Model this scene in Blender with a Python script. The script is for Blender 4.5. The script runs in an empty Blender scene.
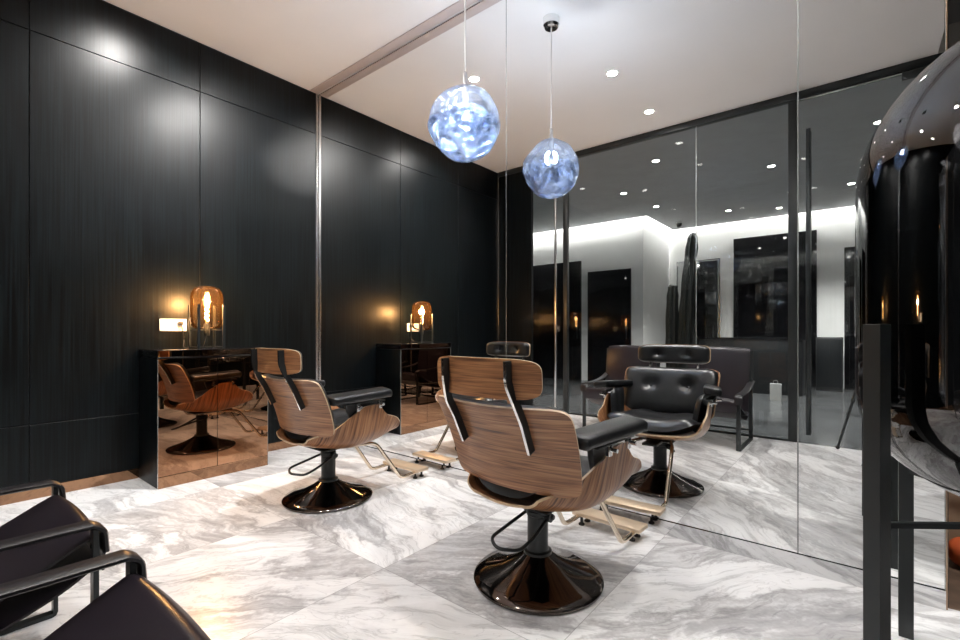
import bpy, bmesh, math, random
from mathutils import Vector, Matrix, noise

S = bpy.context.scene
COL = S.collection
PI = math.pi
random.seed(7)

# ------------------------------------------------------------------ camera, world, light, exposure
CAM = Vector((4.22, 0.40, 1.10))
YAW = math.radians(39.23)
cd = bpy.data.cameras.new('camera')
cam = bpy.data.objects.new('camera', cd)
COL.objects.link(cam)
cam.location = CAM
cam.rotation_euler = (PI / 2, 0, YAW)
cd.sensor_width = 36.0
cd.lens = 36.0 * 466.7 / 960.0
cd.shift_y = 0.0125
cd.clip_start = 0.05
S.camera = cam

w = bpy.data.worlds.new('world')
S.world = w
w.use_nodes = True
w.node_tree.nodes['Background'].inputs[0].default_value = (0.75, 0.85, 1.0, 1)
w.node_tree.nodes['Background'].inputs[1].default_value = 0.02

S.view_settings.view_transform = 'Standard'
S.view_settings.look = 'None'
S.view_settings.gamma = 1.0
S.view_settings.use_curve_mapping = False
S.view_settings.exposure = 0.42

SPOT_W = 68.0          # ceiling downlights of the salon
HALL_W = 380.0           # ceiling downlights of the hall outside
COVE_E = 190.0           # hall cove strips
PEND_W = 92.0           # pendant bulb
AMBER_W = 46.0           # table lamp filament

H = 3.49                # ceiling height
MY = 3.0                # mirror plane
XR = 4.48               # right end of the mirror
XC = 4.73               # right edge of the lower ceiling
XW = 6.4                # right wall


# ------------------------------------------------------------------ helpers: materials
def new_mat(name):
    m = bpy.data.materials.new(name)
    m.use_nodes = True
    nt = m.node_tree
    nt.nodes.clear()
    out = nt.nodes.new('ShaderNodeOutputMaterial')
    return m, nt, out


def N(nt, typ, **kw):
    n = nt.nodes.new(typ)
    for k, v in kw.items():
        if k.startswith('i_'):
            n.inputs[k[2:].replace('_', ' ')].default_value = v
        else:
            setattr(n, k, v)
    return n


def L(nt, a, b):
    nt.links.new(a, b)


def math_n(nt, op, a=None, b=None, va=None, vb=None):
    n = nt.nodes.new('ShaderNodeMath')
    n.operation = op
    if a is not None: L(nt, a, n.inputs[0])
    if b is not None: L(nt, b, n.inputs[1])
    if va is not None: n.inputs[0].default_value = va
    if vb is not None: n.inputs[1].default_value = vb
    return n.outputs[0]


def ramp(nt, fac, stops, interp='LINEAR'):
    r = nt.nodes.new('ShaderNodeValToRGB')
    r.color_ramp.interpolation = interp
    el = r.color_ramp.elements
    while len(el) < len(stops): el.new(0.5)
    for e, (p, c) in zip(el, stops):
        e.position = p
        e.color = (*c, 1) if len(c) == 3 else c
    L(nt, fac, r.inputs[0])
    return r.outputs[0]


def principled(name, col, rough=0.5, metal=0.0, spec=0.5, bump=0.0, bscale=60.0, var=0.0, vscale=4.0, coat=0.0):
    m, nt, out = new_mat(name)
    p = nt.nodes.new('ShaderNodeBsdfPrincipled')
    p.inputs['Base Color'].default_value = (*col, 1)
    p.inputs['Roughness'].default_value = rough
    p.inputs['Metallic'].default_value = metal
    p.inputs['Specular IOR Level'].default_value = spec
    p.inputs['Coat Weight'].default_value = coat
    L(nt, p.outputs[0], out.inputs[0])
    tc = nt.nodes.new('ShaderNodeTexCoord')
    if var > 0:
        n = N(nt, 'ShaderNodeTexNoise', i_Scale=vscale, i_Detail=5.0)
        L(nt, tc.outputs['Object'], n.inputs['Vector'])
        c = ramp(nt, n.outputs[0], [(0.3, tuple(x * (1 - var) for x in col)), (0.7, tuple(min(1, x * (1 + var)) for x in col))])
        L(nt, c, p.inputs['Base Color'])
    if bump > 0:
        n = N(nt, 'ShaderNodeTexNoise', i_Scale=bscale, i_Detail=4.0)
        L(nt, tc.outputs['Object'], n.inputs['Vector'])
        b = N(nt, 'ShaderNodeBump', i_Strength=bump, i_Distance=0.01)
        L(nt, n.outputs[0], b.inputs['Height'])
        L(nt, b.outputs[0], p.inputs['Normal'])
    return m


def emission(name, col, strength):
    m, nt, out = new_mat(name)
    e = N(nt, 'ShaderNodeEmission', i_Color=(*col, 1), i_Strength=strength)
    L(nt, e.outputs[0], out.inputs[0])
    return m


def thin_glass(name, tint, ior=1.5, rough=0.0, refl=(1, 1, 1), extra=0.0, glow=None):
    m, nt, out = new_mat(name)
    t = N(nt, 'ShaderNodeBsdfTransparent', i_Color=(*tint, 1))
    g = N(nt, 'ShaderNodeBsdfGlossy', i_Color=(*refl, 1), i_Roughness=rough)
    f = N(nt, 'ShaderNodeFresnel', i_IOR=ior)
    fac = f.outputs[0]
    body = t.outputs[0]
    if glow:
        tl_ = N(nt, 'ShaderNodeBsdfTranslucent', i_Color=(*glow[:3], 1))
        mg_ = nt.nodes.new('ShaderNodeMixShader'); mg_.inputs[0].default_value = glow[3]
        L(nt, body, mg_.inputs[1]); L(nt, tl_.outputs[0], mg_.inputs[2]); body = mg_.outputs[0]
    if extra: fac = math_n(nt, 'ADD', fac, vb=extra)
    mx = nt.nodes.new('ShaderNodeMixShader')
    L(nt, fac, mx.inputs[0]); L(nt, body, mx.inputs[1]); L(nt, g.outputs[0], mx.inputs[2])
    L(nt, mx.outputs[0], out.inputs[0])
    return m


def mirror_mat(name, col, rough=0.0):
    m, nt, out = new_mat(name)
    g = N(nt, 'ShaderNodeBsdfGlossy', i_Color=(*col, 1), i_Roughness=rough)
    L(nt, g.outputs[0], out.inputs[0])
    return m


def walnut():
    m, nt, out = new_mat('walnut_veneer')
    p = nt.nodes.new('ShaderNodeBsdfPrincipled')
    p.inputs['Roughness'].default_value = 0.38
    p.inputs['Coat Weight'].default_value = 0.25
    p.inputs['Coat Roughness'].default_value = 0.2
    uv = nt.nodes.new('ShaderNodeUVMap')
    mp = N(nt, 'ShaderNodeMapping')
    mp.inputs['Scale'].default_value = (1.4, 34.0, 1)
    L(nt, uv.outputs[0], mp.inputs[0])
    n1 = N(nt, 'ShaderNodeTexNoise', i_Scale=2.2, i_Detail=6.0, i_Distortion=0.7)
    L(nt, mp.outputs[0], n1.inputs['Vector'])
    mp2 = N(nt, 'ShaderNodeMapping')
    mp2.inputs['Scale'].default_value = (4.0, 190.0, 1)
    L(nt, uv.outputs[0], mp2.inputs[0])
    n2 = N(nt, 'ShaderNodeTexNoise', i_Scale=1.0, i_Detail=3.0)
    L(nt, mp2.outputs[0], n2.inputs['Vector'])
    a = math_n(nt, 'MULTIPLY', n2.outputs[0], vb=0.35)
    b = math_n(nt, 'MULTIPLY', n1.outputs[0], vb=0.75)
    s = math_n(nt, 'ADD', a, b)
    c = ramp(nt, s, [(0.36, (0.055, 0.021, 0.009)), (0.5, (0.22, 0.09, 0.036)), (0.62, (0.36, 0.165, 0.07)), (0.75, (0.46, 0.24, 0.115))])
    L(nt, c, p.inputs['Base Color'])
    bp = N(nt, 'ShaderNodeBump', i_Strength=0.12, i_Distance=0.004)
    L(nt, s, bp.inputs['Height']); L(nt, bp.outputs[0], p.inputs['Normal'])
    L(nt, p.outputs[0], out.inputs[0])
    return m


def black_wood():
    m, nt, out = new_mat('black_wood_panel')
    p = nt.nodes.new('ShaderNodeBsdfPrincipled')
    tc = nt.nodes.new('ShaderNodeTexCoord')
    mp = N(nt, 'ShaderNodeMapping')
    mp.inputs['Scale'].default_value = (60, 60, 0.9)
    L(nt, tc.outputs['Object'], mp.inputs[0])
    n = N(nt, 'ShaderNodeTexNoise', i_Scale=1.5, i_Detail=5.0)
    L(nt, mp.outputs[0], n.inputs['Vector'])
    c = ramp(nt, n.outputs[0], [(0.40, (0.0004, 0.0006, 0.0008)), (0.66, (0.0034, 0.0064, 0.0082))])
    L(nt, c, p.inputs['Base Color'])
    n3 = N(nt, 'ShaderNodeTexNoise', i_Scale=1.6, i_Detail=4.0)
    L(nt, tc.outputs['Object'], n3.inputs['Vector'])
    r = ramp(nt, n3.outputs[0], [(0.3, (0.34,) * 3), (0.7, (0.40,) * 3)])
    L(nt, r, p.inputs['Roughness'])
    p.inputs['Specular IOR Level'].default_value = 0.20
    b = N(nt, 'ShaderNodeBump', i_Strength=0.25, i_Distance=0.002)
    L(nt, n.outputs[0], b.inputs['Height']); L(nt, b.outputs[0], p.inputs['Normal'])
    L(nt, p.outputs[0], out.inputs[0])
    return m


def floor_tile(name, light, mid, dark, tx=0.9, ty=1.8, rough=0.28, off=(0.20, 0.0)):
    m, nt, out = new_mat(name)
    p = nt.nodes.new('ShaderNodeBsdfPrincipled')
    tc = nt.nodes.new('ShaderNodeTexCoord')
    sp = nt.nodes.new('ShaderNodeSeparateXYZ')
    L(nt, tc.outputs['Object'], sp.inputs[0])
    ux = math_n(nt, 'DIVIDE', math_n(nt, 'ADD', sp.outputs[0], vb=off[0]), vb=tx)
    uy = math_n(nt, 'DIVIDE', math_n(nt, 'ADD', sp.outputs[1], vb=off[1]), vb=ty)
    fx = math_n(nt, 'FLOOR', ux); fy = math_n(nt, 'FLOOR', uy)
    cx = nt.nodes.new('ShaderNodeCombineXYZ')
    L(nt, fx, cx.inputs[0]); L(nt, fy, cx.inputs[1])
    wn = nt.nodes.new('ShaderNodeTexWhiteNoise')
    wn.noise_dimensions = '3D'
    L(nt, cx.outputs[0], wn.inputs['Vector'])
    # every tile: its own piece of the stone, turned its own way
    ms = N(nt, 'ShaderNodeVectorMath', operation='SCALE')
    ms.inputs['Scale'].default_value = 23.0
    L(nt, wn.outputs['Color'], ms.inputs[0])
    ad = N(nt, 'ShaderNodeVectorMath', operation='ADD')
    L(nt, tc.outputs['Object'], ad.inputs[0]); L(nt, ms.outputs[0], ad.inputs[1])
    vr = N(nt, 'ShaderNodeVectorRotate', rotation_type='Z_AXIS')
    ang = math_n(nt, 'ADD', math_n(nt, 'MULTIPLY', wn.outputs['Value'], vb=1.5), vb=-1.15)
    L(nt, ad.outputs[0], vr.inputs['Vector']); L(nt, ang, vr.inputs['Angle'])
    # warp
    wv = N(nt, 'ShaderNodeTexNoise', i_Scale=1.5, i_Detail=3.0)
    L(nt, vr.outputs[0], wv.inputs['Vector'])
    sc = N(nt, 'ShaderNodeVectorMath', operation='SCALE'); sc.inputs['Scale'].default_value = 0.38
    L(nt, wv.outputs['Color'], sc.inputs[0])
    ad2 = N(nt, 'ShaderNodeVectorMath', operation='ADD')
    L(nt, vr.outputs[0], ad2.inputs[0]); L(nt, sc.outputs[0], ad2.inputs[1])
    mp = N(nt, 'ShaderNodeMapping'); mp.inputs['Scale'].default_value = (0.62, 1.75, 1)
    L(nt, ad2.outputs[0], mp.inputs[0])
    n1 = N(nt, 'ShaderNodeTexNoise', i_Scale=1.0, i_Detail=7.0, i_Roughness=0.60, i_Distortion=0.35)
    L(nt, mp.outputs[0], n1.inputs['Vector'])
    n2 = N(nt, 'ShaderNodeTexNoise', i_Scale=55.0, i_Detail=3.0)
    L(nt, vr.outputs[0], n2.inputs['Vector'])
    s = math_n(nt, 'ADD', n1.outputs[0], math_n(nt, 'MULTIPLY', math_n(nt, 'SUBTRACT', n2.outputs[0], vb=0.5), vb=0.05))
    c = ramp(nt, s, [(0.36, tuple(x * 0.86 for x in light)), (0.41, light), (0.49, tuple(x * 0.93 for x in light)), (0.52, tuple(x * 1.35 for x in mid)), (0.565, tuple(x * 0.80 for x in light)), (0.60, tuple(x * 1.3 for x in mid)), (0.64, mid), (0.72, dark)])
    # fine pale veins
    mp3 = N(nt, 'ShaderNodeMapping'); mp3.inputs['Scale'].default_value = (2.5, 8.0, 1)
    L(nt, ad2.outputs[0], mp3.inputs[0])
    n4 = N(nt, 'ShaderNodeTexNoise', i_Scale=1.3, i_Detail=5.0, i_Distortion=1.2)
    L(nt, mp3.outputs[0], n4.inputs['Vector'])
    vein = ramp(nt, n4.outputs[0], [(0.485, (0,) * 3), (0.5, (0.35,) * 3), (0.515, (0,) * 3)])
    mv = nt.nodes.new('ShaderNodeMix'); mv.data_type = 'RGBA'
    L(nt, vein, mv.inputs[0]); L(nt, c, mv.inputs[6]); mv.inputs[7].default_value = (*mid, 1)
    # brushed grey streaks
    mp5 = N(nt, 'ShaderNodeMapping'); mp5.inputs['Scale'].default_value = (1.6, 11.0, 1)
    L(nt, ad2.outputs[0], mp5.inputs[0])
    n5 = N(nt, 'ShaderNodeTexNoise', i_Scale=1.6, i_Detail=8.0, i_Roughness=0.7, i_Distortion=0.5)
    L(nt, mp5.outputs[0], n5.inputs['Vector'])
    st5 = ramp(nt, n5.outputs[0], [(0.44, (1, 1, 1)), (0.54, (0.93,) * 3), (0.60, (0.66,) * 3), (0.64, (0.88,) * 3)])
    mm = nt.nodes.new('ShaderNodeMix'); mm.data_type = 'RGBA'; mm.blend_type = 'MULTIPLY'; mm.inputs[0].default_value = 1.0
    L(nt, mv.outputs[2], mm.inputs[6]); L(nt, st5, mm.inputs[7]); mv = mm
    # grout
    def edge(u, size):
        fr = math_n(nt, 'FRACT', u)
        d = math_n(nt, 'ABSOLUTE', math_n(nt, 'SUBTRACT', fr, vb=0.5))
        return math_n(nt, 'GREATER_THAN', d, vb=0.5 - 0.0014 / size)
    g = math_n(nt, 'MAXIMUM', edge(ux, tx), edge(uy, ty))
    mg = nt.nodes.new('ShaderNodeMix'); mg.data_type = 'RGBA'
    L(nt, math_n(nt, 'MULTIPLY', g, vb=0.6), mg.inputs[0]); L(nt, mv.outputs[2], mg.inputs[6]); mg.inputs[7].default_value = (*dark, 1)
    L(nt, mg.outputs[2], p.inputs['Base Color'])
    p.inputs['Roughness'].default_value = rough
    L(nt, p.outputs[0], out.inputs[0])
    return m


def swirl_glass():
    """blown glass of the pendant: nearly clear at the neck, blue streaks and milky trails towards the bottom"""
    m, nt, out = new_mat('swirled_blue_glass')
    tc = nt.nodes.new('ShaderNodeTexCoord')
    sp = nt.nodes.new('ShaderNodeSeparateXYZ')
    L(nt, tc.outputs['Object'], sp.inputs[0])
    dens = nt.nodes.new('ShaderNodeMapRange')
    dens.inputs[1].default_value = 0.17; dens.inputs[2].default_value = 0.02
    dens.inputs[3].default_value = 0.12; dens.inputs[4].default_value = 1.0
    L(nt, sp.outputs[2], dens.inputs[0])
    wv = N(nt, 'ShaderNodeTexNoise', i_Scale=4.0, i_Detail=2.0)
    L(nt, tc.outputs['Object'], wv.inputs['Vector'])
    sc = N(nt, 'ShaderNodeVectorMath', operation='SCALE'); sc.inputs['Scale'].default_value = 0.5
    L(nt, wv.outputs['Color'], sc.inputs[0])
    ad = N(nt, 'ShaderNodeVectorMath', operation='ADD')
    L(nt, tc.outputs['Object'], ad.inputs[0]); L(nt, sc.outputs[0], ad.inputs[1])
    mp = N(nt, 'ShaderNodeMapping'); mp.inputs['Scale'].default_value = (1.0, 1.0, 0.45)
    L(nt, ad.outputs[0], mp.inputs[0])
    n1 = N(nt, 'ShaderNodeTexNoise', i_Scale=15.0, i_Detail=2.0, i_Roughness=0.5, i_Distortion=3.4)
    L(nt, mp.outputs[0], n1.inputs['Vector'])
    streak = ramp(nt, n1.outputs[0], [(0.40, (0.0,) * 3), (0.455, (1.0,) * 3), (0.49, (0.1,) * 3), (0.53, (0.9,) * 3), (0.57, (0.0,) * 3), (0.62, (0.8,) * 3), (0.66, (0.0,) * 3)])
    n2 = N(nt, 'ShaderNodeTexNoise', i_Scale=6.0, i_Detail=3.0, i_Distortion=1.5)
    L(nt, ad.outputs[0], n2.inputs['Vector'])
    milk = ramp(nt, n2.outputs[0], [(0.52, (0.0,) * 3), (0.60, (1.0,) * 3)])
    # transparent body, tinted deep blue in the streaks
    tcol = nt.nodes.new('ShaderNodeMix'); tcol.data_type = 'RGBA'
    L(nt, math_n(nt, 'MULTIPLY', streak, dens.outputs[0]), tcol.inputs[0])
    tcol.inputs[6].default_value = (0.93, 0.96, 1.0, 1); tcol.inputs[7].default_value = (0.26, 0.42, 0.68, 1)
    t = nt.nodes.new('ShaderNodeBsdfTransparent'); L(nt, tcol.outputs[2], t.inputs[0])
    mc = nt.nodes.new('ShaderNodeMix'); mc.data_type = 'RGBA'
    L(nt, streak, mc.inputs[0])
    mc.inputs[6].default_value = (0.105, 0.111, 0.123, 1); mc.inputs[7].default_value = (0.004, 0.012, 0.034, 1)
    tr = nt.nodes.new('ShaderNodeBsdfTranslucent'); L(nt, mc.outputs[2], tr.inputs[0])
    fac0 = math_n(nt, 'MULTIPLY', math_n(nt, 'ADD', math_n(nt, 'MULTIPLY', milk, vb=0.36), vb=0.52), dens.outputs[0])
    m1 = nt.nodes.new('ShaderNodeMixShader')
    L(nt, fac0, m1.inputs[0]); L(nt, t.outputs[0], m1.inputs[1]); L(nt, tr.outputs[0], m1.inputs[2])
    g = N(nt, 'ShaderNodeBsdfGlossy', i_Color=(0.86, 0.91, 1, 1), i_Roughness=0.04)
    lw = N(nt, 'ShaderNodeLayerWeight', i_Blend=0.22)
    b = N(nt, 'ShaderNodeBump', i_Strength=0.5, i_Distance=0.012)
    L(nt, n1.outputs[0], b.inputs['Height']); L(nt, b.outputs[0], g.inputs['Normal'])
    fac = math_n(nt, 'ADD', math_n(nt, 'MULTIPLY', lw.outputs['Fresnel'], vb=0.7), math_n(nt, 'MULTIPLY', dens.outputs[0], vb=0.16))
    m2 = nt.nodes.new('ShaderNodeMixShader')
    L(nt, fac, m2.inputs[0]); L(nt, m1.outputs[0], m2.inputs[1]); L(nt, g.outputs[0], m2.inputs[2])
    L(nt, m2.outputs[0], out.inputs[0])
    return m


def foil_glass():
    """crinkled silver and blue skin inside the pendant globe"""
    m, nt, out = new_mat('crinkled_silvered_glass')
    tc = nt.nodes.new('ShaderNodeTexCoord')
    mp = N(nt, 'ShaderNodeMapping'); mp.inputs['Scale'].default_value = (1.0, 1.0, 0.5)
    L(nt, tc.outputs['Object'], mp.inputs[0])
    n1 = N(nt, 'ShaderNodeTexNoise', i_Scale=15.0, i_Detail=5.0, i_Roughness=0.6, i_Distortion=2.4)
    L(nt, mp.outputs[0], n1.inputs['Vector'])
    col = ramp(nt, n1.outputs[0], [(0.38, (0.14, 0.24, 0.48)), (0.45, (0.65, 0.75, 0.93)), (0.5, (0.97, 0.97, 1.0)), (0.54, (0.30, 0.44, 0.70)), (0.60, (0.92, 0.93, 0.98))])
    b = N(nt, 'ShaderNodeBump', i_Strength=1.0, i_Distance=0.03)
    L(nt, n1.outputs[0], b.inputs['Height'])
    g = N(nt, 'ShaderNodeBsdfGlossy', i_Roughness=0.12)
    L(nt, col, g.inputs['Color']); L(nt, b.outputs[0], g.inputs['Normal'])
    t = N(nt, 'ShaderNodeBsdfTransparent', i_Color=(0.80, 0.88, 1.0, 1))
    n2 = N(nt, 'ShaderNodeTexNoise', i_Scale=7.0, i_Detail=4.0, i_Distortion=1.8)
    L(nt, tc.outputs['Object'], n2.inputs['Vector'])
    f = ramp(nt, n2.outputs[0], [(0.42, (0.25,) * 3), (0.52, (0.9,) * 3)])
    mx = nt.nodes.new('ShaderNodeMixShader')
    L(nt, f, mx.inputs[0]); L(nt, t.outputs[0], mx.inputs[1]); L(nt, g.outputs[0], mx.inputs[2])
    L(nt, mx.outputs[0], out.inputs[0])
    return m


M = {}
M['floor'] = floor_tile('marbled_floor_tile', (0.79, 0.79, 0.795), (0.31, 0.305, 0.31), (0.11, 0.11, 0.113))
M['hall_floor'] = floor_tile('dark_hall_tile', (0.085, 0.088, 0.09), (0.05, 0.052, 0.053), (0.022, 0.023, 0.023), rough=0.15)
M['wood_floor'] = principled('dark_wood_floor', (0.15, 0.10, 0.07), 0.4, var=0.4, vscale=9)
M['ceiling'] = principled('ceiling_paint', (0.84, 0.83, 0.815), 0.55, var=0.03, vscale=1.2)
M['hall_ceiling'] = principled('hall_ceiling_paint', (0.36, 0.37, 0.38), 0.6, var=0.05)
M['white_wall'] = principled('white_wall_paint', (0.78, 0.77, 0.75), 0.6, var=0.03)
M['beige'] = principled('beige_bulkhead_paint', (0.72, 0.69, 0.64), 0.6, var=0.03)
M['black_wood'] = black_wood()
M['black_paint'] = principled('black_satin_paint', (0.009, 0.010, 0.011), 0.32, bump=0.03)
M['black_gloss'] = principled('black_glass_lacquer', (0.006, 0.006, 0.007), 0.06, coat=0.5)
M['groove'] = principled('joint_backing', (0.02, 0.02, 0.021), 0.7)
M['mirror'] = mirror_mat('silver_mirror', (0.87, 0.875, 0.87))
M['base_mirror'] = mirror_mat('gray_base_mirror', (0.66, 0.66, 0.665))
M['mirror_edge'] = principled('polished_mirror_edge', (0.55, 0.57, 0.56), 0.25, metal=0.8)
M['bronze'] = mirror_mat('bronze_mirror', (0.37, 0.21, 0.125), 0.0)
M['chrome'] = principled('chrome', (0.80, 0.80, 0.80), 0.08, metal=1.0)
M['steel'] = principled('brushed_steel', (0.55, 0.55, 0.56), 0.25, metal=1.0)
M['gold_steel'] = principled('champagne_steel', (0.78, 0.66, 0.52), 0.16, metal=1.0)
M['dark_steel'] = principled('blackened_steel', (0.035, 0.04, 0.042), 0.3, metal=0.6, bump=0.02)
M['black_chrome'] = principled('black_chrome', (0.13, 0.11, 0.10), 0.07, metal=1.0)
M['brass_plate'] = principled('satin_champagne_plate', (0.72, 0.58, 0.43), 0.38, metal=0.7)
M['bronze_trim'] = principled('bronze_trim_metal', (0.34, 0.24, 0.17), 0.3, metal=1.0)
M['frame_black'] = principled('black_powder_coat', (0.010, 0.013, 0.014), 0.35, bump=0.02)
M['trim_pink'] = principled('ceiling_trim_paint', (0.56, 0.49, 0.47), 0.4)
M['leather'] = principled('black_leather', (0.008, 0.009, 0.0105), 0.30, bump=0.05, bscale=140, spec=0.6)
M['sling_leather'] = principled('aubergine_saddle_leather', (0.013, 0.0098, 0.0140), 0.30, bump=0.06, bscale=200)
M['strap_leather'] = principled('black_strap_leather', (0.012, 0.011, 0.013), 0.36, bump=0.06, bscale=220)
M['walnut'] = walnut()
M['ply_edge'] = principled('pale_plywood_edge', (0.50, 0.36, 0.23), 0.45, var=0.2, vscale=40)
M['rubber'] = principled('black_rubber', (0.008, 0.008, 0.008), 0.6)
M['white_plastic'] = principled('white_plastic', (0.85, 0.84, 0.82), 0.35)
M['dark_plastic'] = principled('dark_plastic', (0.02, 0.02, 0.02), 0.4)
M['pane'] = thin_glass('hall_glass_pane', (0.76, 0.80, 0.81), 1.5)
M['pane_edge'] = principled('bright_glass_edge', (0.65, 0.68, 0.66), 0.2, metal=0.7)
M['amber'] = thin_glass('amber_glass', (0.985, 0.90, 0.78), 1.22, glow=(0.9, 0.45, 0.15, 0.005))
M['smoke'] = thin_glass('smoked_glass', (0.62, 0.63, 0.65), 1.75, extra=0.02)
M['swirl'] = swirl_glass()
M['foil'] = foil_glass()
M['bulb'] = emission('pendant_bulb', (0.92, 0.95, 1.0), 14.0)
M['filament'] = emission('warm_filament', (1.0, 0.62, 0.28), 60.0)
M['lens'] = emission('downlight_lens', (1.0, 0.96, 0.91), 330.0)
M['hall_lens'] = emission('hall_downlight_lens', (1.0, 0.96, 0.90), 30.0)
M['cove'] = emission('cove_led', (1.0, 0.97, 0.93), COVE_E)
M['trim_white'] = principled('white_trim_ring', (0.8, 0.8, 0.78), 0.4)
M['cactus'] = principled('dark_green_cactus_skin', (0.004, 0.0065, 0.005), 0.6, bump=0.3, bscale=40)
M['pot'] = principled('charcoal_pot', (0.03, 0.03, 0.03), 0.5, bump=0.05)
M['soil'] = principled('dark_soil', (0.03, 0.022, 0.016), 0.9, bump=0.6, bscale=60)
M['paper'] = principled('tan_kraft_paper', (0.60, 0.42, 0.28), 0.6, bump=0.1, bscale=30)
M['grey_paper'] = principled('grey_paper', (0.30, 0.30, 0.29), 0.6)
M['orange'] = principled('orange_red_cloth', (0.62, 0.11, 0.03), 0.5, bump=0.1, bscale=30)


# ------------------------------------------------------------------ helpers: meshes
def finish(name, bm, mat, parent=None, smooth=True, angle=35):
    me = bpy.data.meshes.new(name)
    bmesh.ops.recalc_face_normals(bm, faces=bm.faces)
    bm.to_mesh(me); bm.free()
    mats = mat if isinstance(mat, (list, tuple)) else [mat]
    for m in mats: me.materials.append(M[m] if isinstance(m, str) else m)
    o = bpy.data.objects.new(name, me)
    COL.objects.link(o)
    if smooth and len(me.polygons):
        me.polygons.foreach_set('use_smooth', [True] * len(me.polygons))
        me.set_sharp_from_angle(angle=math.radians(angle))
    if parent is not None: o.parent = parent
    return o


def add_box(bm, lo, hi, bev=0.0, seg=2, rot=None, mi=0):
    lo = Vector(lo); hi = Vector(hi)
    c = (lo + hi) / 2; d = hi - lo
    r = bmesh.ops.create_cube(bm, size=1.0)
    vs = r['verts']
    for v in vs: v.co = Vector((v.co.x * d.x, v.co.y * d.y, v.co.z * d.z))
    if bev > 0:
        es = list({e for v in vs for e in v.link_edges})
        rb = bmesh.ops.bevel(bm, geom=es, offset=min(bev, min(d) * 0.49), segments=seg, affect='EDGES', profile=0.5)
        vs = list({v for f in rb['faces'] for v in f.verts} | {v for v in vs if v.is_valid})
    for v in vs:
        co = v.co
        if rot is not None: co = rot @ co
        v.co = co + c
    if mi:
        for f in {f for v in vs for f in v.link_faces}: f.material_index = mi
    return vs


def box_obj(name, lo, hi, mat, parent=None, bev=0.0):
    bm = bmesh.new()
    add_box(bm, lo, hi, bev)
    return finish(name, bm, mat, parent)


def smooth_path(pts, n=6, closed=False):
    """Catmull-Rom through the points"""
    P = [Vector(p) for p in pts]
    out = []
    m = len(P)
    rng = range(m) if closed else range(m - 1)
    for i in rng:
        p1 = P[i]; p2 = P[(i + 1) % m]
        p0 = P[i - 1] if (closed or i > 0) else p1 + (p1 - p2)
        p3 = P[(i + 2) % m] if (closed or i + 2 < m) else p2 + (p2 - p1)
        for k in range(n):
            t = k / n
            out.append(0.5 * ((2 * p1) + (p2 - p0) * t + (2 * p0 - 5 * p1 + 4 * p2 - p3) * t * t + (3 * p1 - p0 - 3 * p2 + p3) * t ** 3))
    if not closed: out.append(P[-1])
    return out


def round_path(pts, r=0.03, n=5):
    """polyline with rounded corners"""
    P = [Vector(p) for p in pts]
    out = [P[0]]
    for i in range(1, len(P) - 1):
        a = P[i - 1] - P[i]; b = P[i + 1] - P[i]
        d = min(r, a.length * 0.45, b.length * 0.45)
        p0 = P[i] + a.normalized() * d; p2 = P[i] + b.normalized() * d
        for k in range(n + 1):
            t = k / n
            out.append(p0 * (1 - t) ** 2 + P[i] * 2 * t * (1 - t) + p2 * t * t)
    out.append(P[-1])
    return out


def add_sweep(bm, path, prof, closed=False, up=Vector((0, 0, 1)), cap=True):
    """sweep a 2D profile (list of (a,b)) along path; b follows 'up'"""
    P = [Vector(p) for p in path]
    rings = []
    n = len(P)
    prev_s = None
    for i, p in enumerate(P):
        if closed: t = P[(i + 1) % n] - P[i - 1]
        elif i == 0: t = P[1] - P[0]
        elif i == n - 1: t = P[-1] - P[-2]
        else: t = (P[i + 1] - P[i]).normalized() + (P[i] - P[i - 1]).normalized()
        t.normalize()
        s = t.cross(up)
        if s.length < 1e-3: s = prev_s if prev_s is not None else t.orthogonal()
        if prev_s is not None and s.dot(prev_s) < 0: s = -s
        s = (s - t * s.dot(t)).normalized()
        prev_s = s
        u = s.cross(t)
        rings.append([bm.verts.new(p + s * a + u * b) for a, b in prof])
    m = len(prof)
    last = n if closed else n - 1
    for i in range(last):
        r0 = rings[i]; r1 = rings[(i + 1) % n]
        for k in range(m):
            bm.faces.new((r0[k], r0[(k + 1) % m], r1[(k + 1) % m], r1[k]))
    if cap and not closed:
        bm.faces.new(rings[0][::-1]); bm.faces.new(rings[-1])


def circ(r, n=12):
    return [(r * math.cos(2 * PI * k / n), r * math.sin(2 * PI * k / n)) for k in range(n)]


def rect(a, b):
    return [(-a / 2, -b / 2), (a / 2, -b / 2), (a / 2, b / 2), (-a / 2, b / 2)]


def tube(name, path, r, mat, parent=None, n=12, closed=False):
    bm = bmesh.new()
    add_sweep(bm, path, circ(r, n), closed)
    return finish(name, bm, mat, parent, angle=50)


def add_lathe(bm, prof, n=48, c=(0, 0, 0), mi=0):
    """prof: list of (r,z) from bottom to top"""
    c = Vector(c)
    rings = []
    for r, z in prof:
        if r < 1e-6: rings.append([bm.verts.new(c + Vector((0, 0, z)))])
        else: rings.append([bm.verts.new(c + Vector((r * math.cos(2 * PI * k / n), r * math.sin(2 * PI * k / n), z))) for k in range(n)])
    for a, b in zip(rings, rings[1:]):
        for k in range(n):
            k2 = (k + 1) % n
            if len(a) == 1 and len(b) == 1: continue
            if len(a) == 1: f = bm.faces.new((a[0], b[k2], b[k]))
            elif len(b) == 1: f = bm.faces.new((a[k], a[k2], b[0]))
            else: f = bm.faces.new((a[k], a[k2], b[k2], b[k]))
            f.material_index = mi


def lathe(name, prof, mat, parent=None, n=48, c=(0, 0, 0), angle=35):
    bm = bmesh.new()
    add_lathe(bm, prof, n, c)
    return finish(name, bm, mat, parent, angle=angle)


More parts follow.
